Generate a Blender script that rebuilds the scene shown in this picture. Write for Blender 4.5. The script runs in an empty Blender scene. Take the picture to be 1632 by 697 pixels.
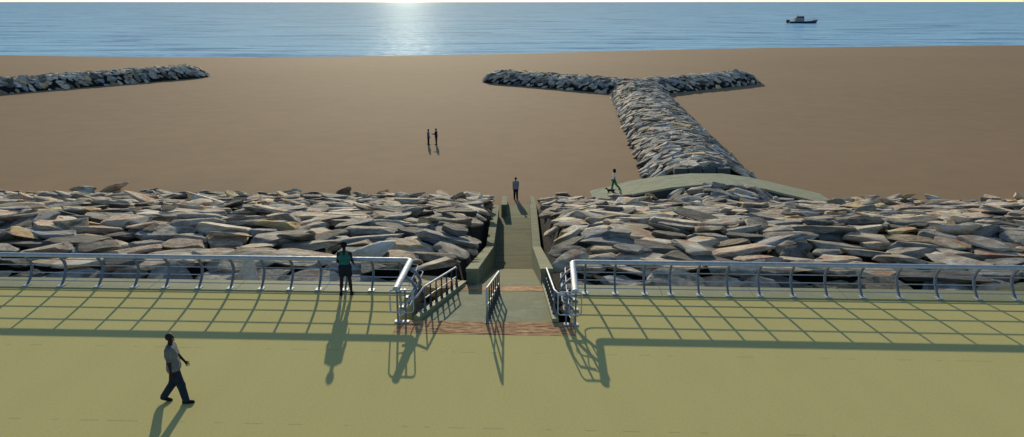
import bpy, bmesh, math, random
import numpy as np
from mathutils import Vector, Matrix, Euler, noise
R = math.radians
scene = bpy.context.scene
C = scene.collection

# ---------------------------------------------------------------- camera, light
F, CX, CY, HC = 1300.0, 816.0, 348.5, 9.4
PITCH = math.atan(345.5 / F)
cam = bpy.data.cameras.new('camera'); cam_o = bpy.data.objects.new('camera', cam); C.objects.link(cam_o)
cam.sensor_width = 36; cam.lens = F / 1632 * 36; cam.clip_end = 200000; cam.clip_start = .1
cam_o.location = (0, 0, HC); cam_o.rotation_euler = (R(90) - PITCH, 0, 0)
scene.camera = cam_o
SUN_EL, SUN_AZ = R(15.5), R(-7.2)          # azimuth from +Y towards +X
w = bpy.data.worlds.new('World'); scene.world = w; w.use_nodes = True
nt = w.node_tree; bg = nt.nodes['Background']
sky = nt.nodes.new('ShaderNodeTexSky'); sky.sky_type = 'NISHITA'; sky.sun_disc = False
sky.sun_elevation = SUN_EL; sky.sun_rotation = SUN_AZ; sky.air_density = 1.0; sky.dust_density = .3; sky.ozone_density = 3.0
nt.links.new(sky.outputs[0], bg.inputs[0]); bg.inputs[1].default_value = .14
sun = bpy.data.lights.new('sun', 'SUN'); sun.energy = 4.4; sun.angle = R(.5); sun.color = (1, .90, .67)
sun_o = bpy.data.objects.new('sun', sun); C.objects.link(sun_o)
sd = Vector((math.sin(SUN_AZ) * math.cos(SUN_EL), math.cos(SUN_AZ) * math.cos(SUN_EL), math.sin(SUN_EL)))
sun_o.rotation_euler = (-sd).to_track_quat('-Z', 'Y').to_euler(); sun_o.location = (0, 0, 60)
vs = scene.view_settings; vs.view_transform = 'Standard'; vs.look = 'None'; vs.exposure = .0; vs.gamma = 1
vs.use_curve_mapping = False

# ---------------------------------------------------------------- helpers
def at(px, py, z):
    """point of the horizontal plane z seen at photo pixel (px, py)"""
    a = PITCH + math.atan((py - CY) / F); drop = HC - z; D = drop / math.tan(a)
    Z = D * math.cos(PITCH) + drop * math.sin(PITCH)
    return Vector(((px - CX) * Z / F, D, z))
def project(p):
    y, dz = p[1], HC - p[2]
    Z = y * math.cos(PITCH) + dz * math.sin(PITCH); d = dz * math.cos(PITCH) - y * math.sin(PITCH)
    return CX + F * p[0] / Z, CY + F * d / Z, Z
SL = -.042; V0 = 25.7
UL = math.hypot(1, SL)
def PW(u, v, z=0.0):                        # promenade frame: u along the edge, v towards the sea
    return Vector(((u - SL * v) / UL, V0 + (SL * u + v) / UL, z))
def to_uv(x, y):
    y -= V0; return (x + SL * y) / UL, (-SL * x + y) / UL
PROM_ROT = math.atan(SL)

def tag(o, label=None, cat=None, group=None, kind=None):
    if label: o['label'] = label
    if cat: o['category'] = cat
    if group: o['group'] = group
    if kind: o['kind'] = kind
    return o
def link(name, me, mat, parent=None):
    o = bpy.data.objects.new(name, me); C.objects.link(o)
    if mat and not me.materials: me.materials.append(mat)
    if parent: o.parent = parent
    return o
def mesh(name, vs_, fs, mat, parent=None, smooth=False):
    me = bpy.data.meshes.new(name); me.from_pydata([tuple(v) for v in vs_], [], fs); me.update()
    if smooth: me.polygons.foreach_set('use_smooth', [True] * len(me.polygons))
    return link(name, me, mat, parent)
def empty(name, loc, rz=0):
    o = bpy.data.objects.new(name, None); C.objects.link(o); o.location = loc; o.rotation_euler.z = rz
    o.empty_display_size = .2; return o
class MB:
    def __init__(s): s.v = []; s.f = []
    def add(s, vs_, fs):
        n = len(s.v); s.v += [tuple(v) for v in vs_]; s.f += [tuple(i + n for i in f) for f in fs]; return s
    def box(s, c, d, rot=None, taper=1.0):
        vs_ = []
        for z in (-.5, .5):
            k = taper if z > 0 else 1
            for x, y in ((-.5, -.5), (.5, -.5), (.5, .5), (-.5, .5)):
                p = Vector((x * d[0] * k, y * d[1] * k, z * d[2]))
                if rot: p = rot @ p
                vs_.append(p + Vector(c))
        return s.add(vs_, [(3, 2, 1, 0), (4, 5, 6, 7), (0, 1, 5, 4), (1, 2, 6, 5), (2, 3, 7, 6), (3, 0, 4, 7)])
    def hull8(s, bot, top):
        return s.add(list(bot) + list(top), [(3, 2, 1, 0), (4, 5, 6, 7), (0, 1, 5, 4), (1, 2, 6, 5), (2, 3, 7, 6), (3, 0, 4, 7)])
    def tube(s, pts, r, n=8, closed=False, sect=None):
        pts = [Vector(p) for p in pts]; m = len(pts); rings = []
        rr = r if isinstance(r, (list, tuple)) else [r] * m
        prev = None
        for i, p in enumerate(pts):
            if closed: t = pts[(i + 1) % m] - pts[i - 1]
            else: t = pts[min(i + 1, m - 1)] - pts[max(i - 1, 0)]
            t.normalize()
            if prev is None:
                ref = Vector((0, 0, 1)) if abs(t.z) < .9 else Vector((1, 0, 0))
                a = t.cross(ref).normalized()
            else: a = (prev - t * prev.dot(t)).normalized()
            prev = a; b = t.cross(a)
            ring = []
            for k in range(n):
                th = 2 * math.pi * (k + .5) / n
                ca, sa = math.cos(th), math.sin(th)
                if sect: ca *= sect[0]; sa *= sect[1]
                ring.append(p + (a * ca + b * sa) * rr[i])
            rings.append(ring)
        vs_ = [v for r_ in rings for v in r_]; fs = []
        for i in range(m if closed else m - 1):
            j = (i + 1) % m
            for k in range(n):
                l = (k + 1) % n; fs.append((i * n + k, j * n + k, j * n + l, i * n + l))
        if not closed: fs.append(tuple(range(n))); fs.append(tuple((m - 1) * n + k for k in reversed(range(n))))
        return s.add(vs_, fs)
    def build(s, name, mat, parent=None, smooth=False, bevel=0):
        o = mesh(name, s.v, s.f, mat, parent, False)
        bm = bmesh.new(); bm.from_mesh(o.data); bmesh.ops.recalc_face_normals(bm, faces=bm.faces)
        if bevel: bmesh.ops.bevel(bm, geom=bm.edges[:], offset=bevel, segments=2, affect='EDGES', profile=.7)
        bm.to_mesh(o.data); bm.free()
        if smooth:
            o.data.polygons.foreach_set('use_smooth', [True] * len(o.data.polygons))
            o.data.set_sharp_from_angle(angle=R(40))
        return o

# ---------------------------------------------------------------- materials
def mat(name, col, rough=.6, metal=0, spec=.5):
    m = bpy.data.materials.new(name); m.use_nodes = True
    b = m.node_tree.nodes['Principled BSDF']
    b.inputs['Base Color'].default_value = (*col, 1); b.inputs['Roughness'].default_value = rough
    b.inputs['Metallic'].default_value = metal; b.inputs['Specular IOR Level'].default_value = spec
    return m
class NT:
    def __init__(s, m): s.m = m; s.t = m.node_tree; s.b = s.t.nodes['Principled BSDF']
    def n(s, typ, **kw):
        x = s.t.nodes.new(typ)
        for k, v in kw.items():
            if k in x.inputs and not hasattr(x, k): x.inputs[k].default_value = v
            elif hasattr(x, k): setattr(x, k, v)
        return x
    def l(s, a, b): s.t.links.new(a, b)
    def coords(s, scale=(1, 1, 1), rot=(0, 0, 0), kind='Object'):
        tc = s.n('ShaderNodeTexCoord'); mp = s.n('ShaderNodeMapping')
        mp.inputs['Scale'].default_value = scale; mp.inputs['Rotation'].default_value = rot
        s.l(tc.outputs[kind], mp.inputs[0]); return mp.outputs[0]
    def noise(s, vec, scale, detail=6, rough=.6, dist=0):
        x = s.n('ShaderNodeTexNoise'); x.inputs['Scale'].default_value = scale; x.inputs['Detail'].default_value = detail
        x.inputs['Roughness'].default_value = rough; x.inputs['Distortion'].default_value = dist
        if vec: s.l(vec, x.inputs['Vector'])
        return x.outputs['Fac']
    def ramp(s, fac, stops):
        x = s.n('ShaderNodeValToRGB'); e = x.color_ramp.elements
        while len(e) < len(stops): e.new(.5)
        for el, (p, c) in zip(e, stops): el.position = p; el.color = (*c, 1) if len(c) == 3 else c
        s.l(fac, x.inputs[0]); return x.outputs[0]
    def mix(s, fac, a, b, mode='MIX'):
        x = s.n('ShaderNodeMix'); x.data_type = 'RGBA'; x.blend_type = mode
        for v, i in ((fac, 0), (a, 6), (b, 7)):
            if hasattr(v, 'node'): s.l(v, x.inputs[i])
            elif i == 0: x.inputs[0].default_value = v
            else: x.inputs[i].default_value = (*v, 1)
        return x.outputs[2]
    def math(s, op, a, b=None, c=None):
        x = s.n('ShaderNodeMath'); x.operation = op
        for v, i in ((a, 0), (b, 1), (c, 2)):
            if v is None: continue
            if hasattr(v, 'node'): s.l(v, x.inputs[i])
            else: x.inputs[i].default_value = v
        return x.outputs[0]
    def bump(s, h, strength, dist, normal=None):
        x = s.n('ShaderNodeBump'); x.inputs['Strength'].default_value = strength; x.inputs['Distance'].default_value = dist
        s.l(h, x.inputs['Height'])
        if normal: s.l(normal, x.inputs['Normal'])
        return x.outputs[0]
g = lambda v: (v, v, v)
SEA_DARK, SEA_MID, SEA_LIGHT, SEA_GLOSS, ANISO = (.08, .22, .42), (.28, .51, .69), (.33, .57, .73), .0036, .10

def m_promenade():
    m = mat('promenade_surface', (.4, .38, .17), .95, 0, .03); t = NT(m)
    co = t.coords(rot=(0, 0, -PROM_ROT))
    n1 = t.noise(co, .12, 4); n2 = t.noise(co, 14, 8, .7)
    col = t.ramp(n1, [(.3, (.555, .476, .188)), (.7, (.570, .490, .195))])
    col = t.mix(.10, col, t.ramp(n2, [(.3, g(.1)), (.7, g(.9))]), 'OVERLAY')
    cw = t.coords(scale=(1.1, .25, 1), rot=(0, 0, -PROM_ROT)); st = t.noise(cw, .9, 5, .65)
    col = t.mix(.05, col, t.ramp(st, [(.35, g(.3)), (.65, g(.7))]), 'OVERLAY')
    # two faint dashed joints running along the promenade
    sx = t.n('ShaderNodeSeparateXYZ'); t.l(co, sx.inputs[0])
    y = sx.outputs[1]
    for yy in (20.85, 16.7):
        d = t.math('ABSOLUTE', t.math('SUBTRACT', y, yy))
        ln = t.math('LESS_THAN', d, .022)
        dash = t.math('GREATER_THAN', t.noise(t.coords(scale=(1.2, .01, 1), rot=(0, 0, -PROM_ROT)), 1.6, 3), .54)
        f = t.math('MULTIPLY', t.math('MULTIPLY', ln, dash), .28)
        col = t.mix(f, col, (.14, .13, .06))
    t.l(col, t.b.inputs['Base Color']); t.l(t.bump(n2, .12, .02), t.b.inputs['Normal'])
    return m
def m_kerb():
    m = mat('kerb_concrete', (.33, .34, .21), .8, 0, .25); t = NT(m)
    co = t.coords(rot=(0, 0, -PROM_ROT)); n2 = t.noise(co, 9, 8, .7); n1 = t.noise(co, .8, 3)
    col = t.ramp(n1, [(.3, (.22, .23, .125)), (.7, (.27, .275, .15))])
    col = t.mix(.2, col, t.ramp(n2, [(.3, g(.2)), (.7, g(.8))]), 'OVERLAY')
    t.l(col, t.b.inputs['Base Color']); t.l(t.bump(n2, .15, .02), t.b.inputs['Normal']); return m
def m_concrete(name='green_stained_concrete', base=(.215, .225, .135), lo=(.10, .11, .065), stretch=(.35, 2.2, 1.0), joints=None):
    m = mat(name, base, .92, 0, .08); t = NT(m)
    co = t.coords(scale=stretch); n1 = t.noise(co, 1.6, 8, .7, .6); n2 = t.noise(t.coords(), 12, 8, .7)
    col = t.ramp(n1, [(.28, lo), (.5, base), (.75, tuple(min(1, c * 1.35) for c in base))])
    n3 = t.noise(t.coords(), .35, 3)
    col = t.mix(t.ramp(n3, [(.45, g(0)), (.7, g(.45))]), col, (base[0] * 1.25, base[1] * 1.02, base[2] * .8))
    col = t.mix(.2, col, t.ramp(n2, [(.3, g(.2)), (.7, g(.8))]), 'OVERLAY')
    if joints:
        sx = t.n('ShaderNodeSeparateXYZ'); t.l(t.coords(), sx.inputs[0])
        fr = t.math('FRACT', t.math('MULTIPLY', sx.outputs[joints[0]], 1 / joints[1]))
        ln = t.math('LESS_THAN', fr, joints[2] / joints[1])
        col = t.mix(t.math('MULTIPLY', ln, .75), col, (.035, .04, .03))
    t.l(col, t.b.inputs['Base Color']); t.l(t.bump(n1, .25, .04), t.b.inputs['Normal']); return m
def m_pavers():
    """thin split pavers laid in tight courses, each course its own brown, ochre or charcoal"""
    m = mat('brown_pavers', (.3, .2, .12), .9, 0, .05); t = NT(m)
    co = t.coords(rot=(0, 0, -PROM_ROT)); st = t.coords(scale=(.45, 3.4, 1), rot=(0, 0, -PROM_ROT))
    n1 = t.noise(st, 1.6, 4, .75, .3); n2 = t.noise(t.coords(scale=(3, 9, 1), rot=(0, 0, -PROM_ROT)), 1, 3, .7)
    col = t.ramp(n1, [(.30, (.09, .035, .02)), (.42, (.40, .19, .10)), (.52, (.55, .36, .17)), (.62, (.26, .10, .05)), (.72, (.56, .38, .19))])
    col = t.mix(.6, col, t.ramp(n2, [(.35, g(.08)), (.65, g(.9))]), 'OVERLAY')
    t.l(col, t.b.inputs['Base Color']); t.l(t.bump(n1, .3, .02), t.b.inputs['Normal']); return m
def m_sand():
    m = mat('sand', (.36, .27, .185), .92, 0, .04); t = NT(m)
    co = t.coords(); n0 = t.noise(co, .012, 3); n1 = t.noise(co, .3, 6, .6); n2 = t.noise(co, 5, 8, .75)
    col = t.ramp(n0, [(.35, (.306, .198, .110)), (.65, (.330, .215, .120))])
    col = t.mix(.10, col, t.ramp(n1, [(.3, g(.2)), (.7, g(.8))]), 'OVERLAY')
    col = t.mix(.12, col, t.ramp(n2, [(.3, g(.1)), (.7, g(.9))]), 'OVERLAY')
    t.l(col, t.b.inputs['Base Color'])
    h = t.math('ADD', t.math('MULTIPLY', n1, .5), t.math('MULTIPLY', n2, .35))
    t.l(t.bump(h, .25, .05), t.b.inputs['Normal']); return m
def m_water():
    """wind-ruffled water: blue body colour under an anisotropic gloss whose crests run along the shore"""
    m = mat('sea_water', (.035, .13, .24), .12, 0, .5); t = NT(m); t.t.nodes.remove(t.b)
    out = t.t.nodes['Material Output']
    a = t.noise(t.coords(scale=(.022, .075, 1)), 1, 5, .58, .5)
    c = t.noise(t.coords(scale=(.10, .34, 1)), 1, 4, .6, .3)
    h = t.math('ADD', t.math('MULTIPLY', a, 5.0), t.math('MULTIPLY', c, 1.8))
    nb = t.bump(h, .8, 1.0)
    ng = t.bump(h, .30, 1.0)
    f = t.noise(t.coords(scale=(.016, .06, 1)), 1, 7, .72, .6)
    col = t.ramp(f, [(.38, SEA_DARK), (.49, SEA_MID), (.68, SEA_LIGHT)])  # diffuse colour stands in for reflected sky, streaked like waves
    di = t.n('ShaderNodeBsdfDiffuse'); t.l(col, di.inputs['Color']); t.l(nb, di.inputs['Normal'])
    gl = t.n('ShaderNodeBsdfAnisotropic'); gl.inputs['Color'].default_value = (.85, .93, 1, 1); gl.inputs['Roughness'].default_value = .35
    gl.inputs['Anisotropy'].default_value = ANISO; cx = t.n('ShaderNodeCombineXYZ'); cx.inputs[0].default_value = 1
    t.l(cx.outputs[0], gl.inputs['Tangent']); t.l(ng, gl.inputs['Normal'])
    mx = t.n('ShaderNodeMixShader')
    rp = t.noise(t.coords(scale=(.30, .45, 1)), 1, 4, .75)      # noise in the gloss weight breaks up the sun glint
    t.l(t.math('MULTIPLY', t.math('POWER', t.math('MULTIPLY', rp, 1.9), 5.0), SEA_GLOSS), mx.inputs[0])
    t.l(di.outputs[0], mx.inputs[1]); t.l(gl.outputs[0], mx.inputs[2]); 
    g2 = t.n('ShaderNodeBsdfAnisotropic'); g2.inputs['Color'].default_value = (.75, .9, 1, 1); g2.inputs['Roughness'].default_value = .07
    ns = t.bump(h, .035, 1.0); t.l(ns, g2.inputs['Normal'])
    m2 = t.n('ShaderNodeMixShader'); m2.inputs[0].default_value = .065
    t.l(mx.outputs[0], m2.inputs[1]); t.l(g2.outputs[0], m2.inputs[2]); t.l(m2.outputs[0], out.inputs['Surface'])
    return m
def m_rock(attr):
    m = mat('armour_stone' if attr else 'boulder_stone', (.3, .29, .27), .85, 0, .25); t = NT(m)
    if attr:
        x = t.n('ShaderNodeAttribute'); x.attribute_name = 'stone'; basec = x.outputs['Color']
        co = t.coords(scale=(.7, .7, 1.6))
    else:
        x = t.n('ShaderNodeObjectInfo'); basec = x.outputs['Color']
        tc = t.n('ShaderNodeTexCoord'); ad = t.n('ShaderNodeVectorMath'); ad.operation = 'ADD'
        t.l(tc.outputs['Object'], ad.inputs[0]); rm = t.n('ShaderNodeVectorMath'); rm.operation = 'SCALE'
        t.l(x.outputs['Location'], rm.inputs[0]); rm.inputs['Scale'].default_value = 1.7
        t.l(rm.outputs[0], ad.inputs[1]); co = ad.outputs[0]
    n1 = t.noise(co, 1.3, 8, .7, .5); n2 = t.noise(co, 7, 8, .75); n3 = t.noise(co, .8, 3)
    col = t.mix(.95, basec, t.ramp(n1, [(.32, g(.06)), (.5, g(.46)), (.70, g(.88))]), 'OVERLAY')
    col = t.mix(.5, col, t.ramp(n2, [(.25, g(.1)), (.75, g(.9))]), 'OVERLAY')
    col = t.mix(t.ramp(n3, [(.52, g(0)), (.72, g(.35))]), col, (.34, .27, .17))
    t.l(col, t.b.inputs['Base Color'])
    h = t.math('ADD', n1, t.math('MULTIPLY', n2, .35)); t.l(t.bump(h, .9, .28), t.b.inputs['Normal']); return m
def m_gap_shade():  # near-black core colour paints the shade in the gaps between stones
    m = mat('gap_shade_core', (.02, .02, .02), .95, 0, .1); t = NT(m)
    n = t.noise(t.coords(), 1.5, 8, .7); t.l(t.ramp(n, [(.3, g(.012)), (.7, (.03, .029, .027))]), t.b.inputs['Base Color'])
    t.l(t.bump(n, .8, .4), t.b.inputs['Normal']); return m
def m_metal(name, col, rough=.35, met=.6):
    m = mat(name, col, rough, met, .5); t = NT(m); n = t.noise(t.coords(), 6, 6, .7)
    t.l(t.ramp(n, [(.3, tuple(c * .75 for c in col)), (.7, tuple(min(1, c * 1.15) for c in col))]), t.b.inputs['Base Color'])
    t.l(t.ramp(n, [(.3, g(rough + .12)), (.7, g(rough - .08))]), t.b.inputs['Roughness']); return m
def m_cloth(name, col, scale=60, amt=.35, check=None):
    m = mat(name, col, .9, 0, .15); t = NT(m); co = t.coords(kind='Generated') if False else t.coords()
    n = t.noise(co, scale, 3); n1 = t.noise(co, 6, 4, .6)
    c = t.mix(amt, (*col,), t.ramp(n1, [(.3, g(.15)), (.7, g(.85))]), 'OVERLAY')
    if check:
        wv = []
        for ax in (0, 2):
            sx = t.n('ShaderNodeSeparateXYZ'); t.l(co, sx.inputs[0])
            wv.append(t.math('LESS_THAN', t.math('FRACT', t.math('MULTIPLY', sx.outputs[ax], 18)), .22))
        c = t.mix(t.math('MULTIPLY', t.math('MAXIMUM', wv[0], wv[1]), .5), c, check)
    t.l(c, t.b.inputs['Base Color']); t.l(t.bump(n1, .5, .03), t.b.inputs['Normal']); return m

M_PROM, M_KERB, M_PAV, M_SAND, M_SEA = m_promenade(), m_kerb(), m_pavers(), m_sand(), m_water()
M_CON = m_concrete(); M_WALL = m_concrete('wall_concrete', (.165, .185, .115), (.08, .095, .06), (1.2, .9, .5), (1, 2.4, .06))
M_LAND = m_concrete('landing_concrete', (.22, .232, .145), (.175, .19, .115), (1, 1, 1))
M_RK, M_RKA, M_GAP_SHADE = m_rock(False), m_rock(True), m_gap_shade()
M_RAIL = m_metal('galvanised_steel', (.40, .44, .49), .6, .15); M_POST = m_metal('blue_grey_painted_steel', (.13, .165, .22), .5, .2)
M_DARKP = m_metal('dark_steel', (.05, .055, .06), .5, .3)

# ---------------------------------------------------------------- beach, sea, promenade
BZ, SEA = -6.2, -6.9
sea = mesh('sea', [(-60000, 60, SEA), (60000, 60, SEA), (60000, 120000, SEA), (-60000, 120000, SEA)], [(0, 1, 2, 3)], M_SEA)
tag(sea, kind='structure')
shore = [at(x, y, SEA) for x, y in ((-300, 83), (0, 88.5), (200, 91), (400, 92), (620, 89.5), (816, 86), (1000, 81), (1250, 76), (1632, 72.5), (1900, 71))]
def ys(x):
    return float(np.interp(x, [p.x for p in shore], [p.y for p in shore]))
def sand_z(x, y):
    s = ys(x); t = (y - (s - 70)) / 70
    return BZ - .7 * max(0, t) ** 1.5 if t < 1.6 else BZ - .7 * 2.02 - (t - 1.6) * .8
xs = np.concatenate([np.linspace(-900, -150, 16), np.linspace(-140, 140, 71), np.linspace(150, 900, 16)])
ts = np.concatenate([np.linspace(24, 120, 40)])
vv, ff = [], []
rows = 78
for x in xs:
    s = ys(x)
    for j in range(rows):
        y = 24 + (s - 70 - 24) * j / 40 if j <= 40 else s - 70 + (j - 40) * 4.5
        z = sand_z(x, y) + (.05 * noise.noise((x * .11, y * .09, 0)) if y < s - 20 else 0)
        vv.append((x, y, z))
for i in range(len(xs) - 1):
    for j in range(rows - 1):
        a = i * rows + j; ff.append((a, a + rows, a + rows + 1, a + 1))
tag(mesh('sand_beach', vv, ff, M_SAND, None, True), kind='structure')

# promenade: one sheet with a notch at the ramp opening
UL0, UR0, VN = -3.35, 1.98, -2.55            # notch: left, right, near edge (promenade frame)
KW = .8
def quad(a, b, c_, d): return [a, b, c_, d]
pv, pf = [], []
def sheet(u0, u1, v0, v1, z, st=None):
    n = len(pv); pv.extend([PW(u0, v0, z), PW(u1, v0, z), PW(u1, v1, z), PW(u0, v1, z)]); pf.append((n, n + 1, n + 2, n + 3))
mb = MB()
def slab(mb, u0, u1, v0, v1, z0, z1):
    mb.hull8([PW(u0, v0, z0), PW(u1, v0, z0), PW(u1, v1, z0), PW(u0, v1, z0)], [PW(u0, v0, z1), PW(u1, v0, z1), PW(u1, v1, z1), PW(u0, v1, z1)])
# strips butt end to end
slab(mb, -260, 260, -180, VN, -1.6, 0); slab(mb, -260, UL0, VN, -.18, -1.6, 0); slab(mb, UR0, 260, VN, -.18, -1.6, 0)
tag(mb.build('promenade', M_PROM), kind='structure')
for u0, u1, nm in ((-260, UL0, 'kerb'), (UR0, 260, 'kerb')):
    k = MB(); L = 3.0; n = int(round((u1 - u0) / L)); 
    for i in range(n):
        a = u0 + (u1 - u0) * i / n + .008; b = u0 + (u1 - u0) * (i + 1) / n - .008
        if b < -45 or a > 45:
            if i % 1: continue
        slab(k, a, b, -.18, KW, -1.6, .03)
    tag(k.build(nm, M_KERB), kind='structure')
pm = MB(); slab(pm, UL0, UR0 + .02, VN - 1.02, VN, -.02, .004)
tag(pm.build('paving_strip', M_PAV), kind='structure')

# landing: a sloping funnel between the two kerbs, then the walled ramp to the beach
def ch(y): return -.1 + .0095 * (y - 28.3)
LN, LF, LZ = 23.15, 28.3, -.6
nl, nr = Vector((-2.82, 23.27, 0)), Vector((1.22, 23.10, 0)); fl, fr_ = Vector((-1.66, LF, LZ)), Vector((1.08, LF, LZ))
lm = MB(); dn = Vector((0, 0, -1.4))
lm.hull8([nl + dn, nr + dn, fr_ + dn, fl + dn], [nl - Vector((0, 0, .03)), nr - Vector((0, 0, .03)), fr_, fl])
tag(lm.build('landing', M_LAND), kind='structure')
e1 = MB(); k = .80
a, b = nl.lerp(fl, .78), nr.lerp(fr_, .78); c_, d_ = nr.lerp(fr_, .92), nl.lerp(fl, .92); up = Vector((0, 0, .004)); 
e1.add([a + up, b + up, c_ + up, d_ + up], [(0, 1, 2, 3)])
tag(e1.build('paving_strip', M_PAV), kind='structure')
# concrete floor of the notch beside the funnel
nf = MB(); nf.hull8([PW(UL0, VN, -1.5), PW(UR0, VN, -1.5), PW(UR0, KW, -2.5), PW(UL0, KW, -2.5)], [PW(UL0, VN, -.75), PW(UR0, VN, -.75), PW(UR0, KW, -1.45), PW(UL0, KW, -1.45)])
tag(nf.build('apron', mat('apron_concrete', (.06, .065, .05), .9)), kind='structure')
def kerb_wall(p, q, w, h, side, label):
    d = (q - p).normalized(); n = Vector((-d.y, d.x, 0)).normalized() * w * side
    m = MB(); lo = Vector((0, 0, -1.3)); hi = Vector((0, 0, h))
    m.hull8([p + lo, q + lo, q + n + lo, p + n + lo], [p + hi, q + hi, q + n + hi, p + n + hi])
    tag(m.build('concrete_kerb', M_KERB, bevel=.01), label, 'kerb', 'kerbs of the ramp landing')
kerb_wall(nl, fl, .2, .12, 1, 'pale concrete kerb slanting in along the left side of the ramp landing')
kerb_wall(nr, fr_, .2, .12, -1, 'pale concrete kerb running straight along the right side of the ramp landing')
# ramp deck: steep upper part, gentle lower part, toe slab
K1, K2, K3 = 46.2, 58.3, 62.8
prof = [(28.3, -.62), (K1, -5.95)]
HW = 1.16
def deckpart(name, pts, hw_l, hw_r):
    m = MB()
    for (y0, z0), (y1, z1) in zip(pts[:-1], pts[1:]):
        x0, x1 = ch(y0), ch(y1)
        m.hull8([(x0 - hw_l, y0, z0 - .5), (x0 + hw_r, y0, z0 - .5), (x1 + hw_r, y1, z1 - .5), (x1 - hw_l, y1, z1 - .5)],
                [(x0 - hw_l, y0, z0), (x0 + hw_r, y0, z0), (x1 + hw_r, y1, z1), (x1 - hw_l, y1, z1)])
    return m
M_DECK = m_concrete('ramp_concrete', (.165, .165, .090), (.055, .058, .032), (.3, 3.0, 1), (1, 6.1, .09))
ramp = empty('beach_ramp', (0, 28.3, -.6))
tag(ramp, 'greenish streaked concrete ramp leading down between the two parapet walls to the sand', 'ramp')
def pc(o, par):
    o.parent = par; o.matrix_parent_inverse = Matrix.Translation(-par.location); return o
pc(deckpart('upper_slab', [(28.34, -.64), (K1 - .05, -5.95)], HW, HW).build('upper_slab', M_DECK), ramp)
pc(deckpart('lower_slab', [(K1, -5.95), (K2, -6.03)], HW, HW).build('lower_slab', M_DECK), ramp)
pc(deckpart('toe_slab', [(K2 + .01, -6.13), (K3, -6.17)], HW * .62, HW).build('toe_slab', M_CON), ramp)
def parapet(side, label):
    o = empty('parapet_wall', (ch(28.2) + side * (HW + .2), 28.2, -.6)); tag(o, label, 'wall', 'parapet walls of the beach ramp')
    T = .42 if side > 0 else .40
    ztop = lambda y: float(np.interp(y, [28.2, 45.6, 59.0], [0.02, -4.4, -5.2]))
    zbot = lambda y: float(np.interp(y, [28.2, 45.6, 59.0], [-2.2, -7.5, -7.5]))
    m = MB()
    ysn = [28.2, 33.5, 39.5, 45.6, 49.0, 52.4, 55.8, 59.0]
    cop = MB()
    for i in range(len(ysn) - 1):
        y0, y1 = ysn[i] + .012, ysn[i + 1] - .012
        a0, a1 = ch(y0) + side * HW, ch(y1) + side * HW; b0, b1 = a0 + side * T, a1 + side * T
        m.hull8([(a0, y0, zbot(y0)), (b0, y0, zbot(y0)), (b1, y1, zbot(y1)), (a1, y1, zbot(y1))],
                [(a0, y0, ztop(y0) - .12), (b0, y0, ztop(y0) - .12), (b1, y1, ztop(y1) - .12), (a1, y1, ztop(y1) - .12)])
        e = side * .025
        cop.hull8([(a0 - e, y0, ztop(y0) - .118), (b0 + e, y0, ztop(y0) - .118), (b1 + e, y1, ztop(y1) - .118), (a1 - e, y1, ztop(y1) - .118)],
                  [(a0 - e, y0, ztop(y0)), (b0 + e, y0, ztop(y0)), (b1 + e, y1, ztop(y1)), (a1 - e, y1, ztop(y1))])
    pc(m.build('wall_panel', M_WALL), o); pc(cop.build('coping', M_CON), o)
parapet(-1, 'green-grey concrete parapet wall on the left of the beach ramp, casting shade on it')
parapet(1, 'green-grey concrete parapet wall on the right of the beach ramp')
def endwall(x0, x1, label):
    m = MB(); y0, y1 = 59.05, 64.0
    m.hull8([(x0, y0, -7.5), (x1, y0, -7.5), (x1, y1, -7.5), (x0, y1, -7.5)], [(x0, y0, -5.22), (x1, y0, -5.22), (x1 - .03, y1, -5.75), (x0 + .03, y1, -5.75)])
    o = m.build('end_wall', M_WALL, bevel=.02); tag(o, label, 'wall', 'short end walls at the foot of the ramp')
endwall(-.80, -.36, 'short green wall stub set inwards beyond the far end of the left parapet')
endwall(1.42, 1.80, 'short green wall stub carrying on from the far end of the right parapet')

# ---------------------------------------------------------------- concrete crossover path over the groyne root
def path_pts():
    return [(6.6, -6.12), (9.8, -5.15), (12.4, -4.62), (14.8, -4.33), (17.4, -4.33), (19.8, -4.68), (22.5, -5.35), (25.8, -6.15)]
pth = empty('crossover_path', (15.8, 64, -6.2)); tag(pth, 'humped green-grey concrete path crossing over the root of the rock groyne', 'path')
M_PATH = m_concrete('path_concrete', (.35, .36, .235), (.15, .165, .105), (.5, 1.6, 1))
m = MB(); s_ = MB(); pp = path_pts()
yn = lambda x: 62.0 - .042 * (x - 15) + .05 * abs(x - 16); yf = lambda x: 66.0 - .042 * (x - 15) + .11 * abs(x - 16)
for (x0, z0), (x1, z1) in zip(pp[:-1], pp[1:]):
    m.hull8([(x0, yn(x0) - .08, z0 - .16), (x1, yn(x1) - .08, z1 - .16), (x1, yf(x1) + .08, z1 - .16), (x0, yf(x0) + .08, z0 - .16)],
            [(x0, yn(x0) - .08, z0), (x1, yn(x1) - .08, z1), (x1, yf(x1) + .08, z1), (x0, yf(x0) + .08, z0)])
    s_.hull8([(x0, yn(x0), -7), (x1, yn(x1), -7), (x1, yf(x1), -7), (x0, yf(x0), -7)],
            [(x0, yn(x0), z0 - .162), (x1, yn(x1), z1 - .162), (x1, yf(x1), z1 - .162), (x0, yf(x0), z0 - .162)])
pc(m.build('deck', M_PATH), pth); pc(s_.build('side_wall', mat('painted_shade_concrete', (.07, .08, .07), .9)), pth)  # side wall colour darkened to carry the shade on it
bw = MB()
for i in range(4):
    bw.box((14.3 + i * 1.2, 68.0 - .02 * i, -4.6), (1.12, .7, .75 + .10 * (i % 2)))
tag(bw.build('block_wall', mat('dark_block_concrete', (.075, .085, .085), .9), bevel=.04), 'low dark wall of concrete blocks across the rocks just beyond the crossover path', 'wall')

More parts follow.
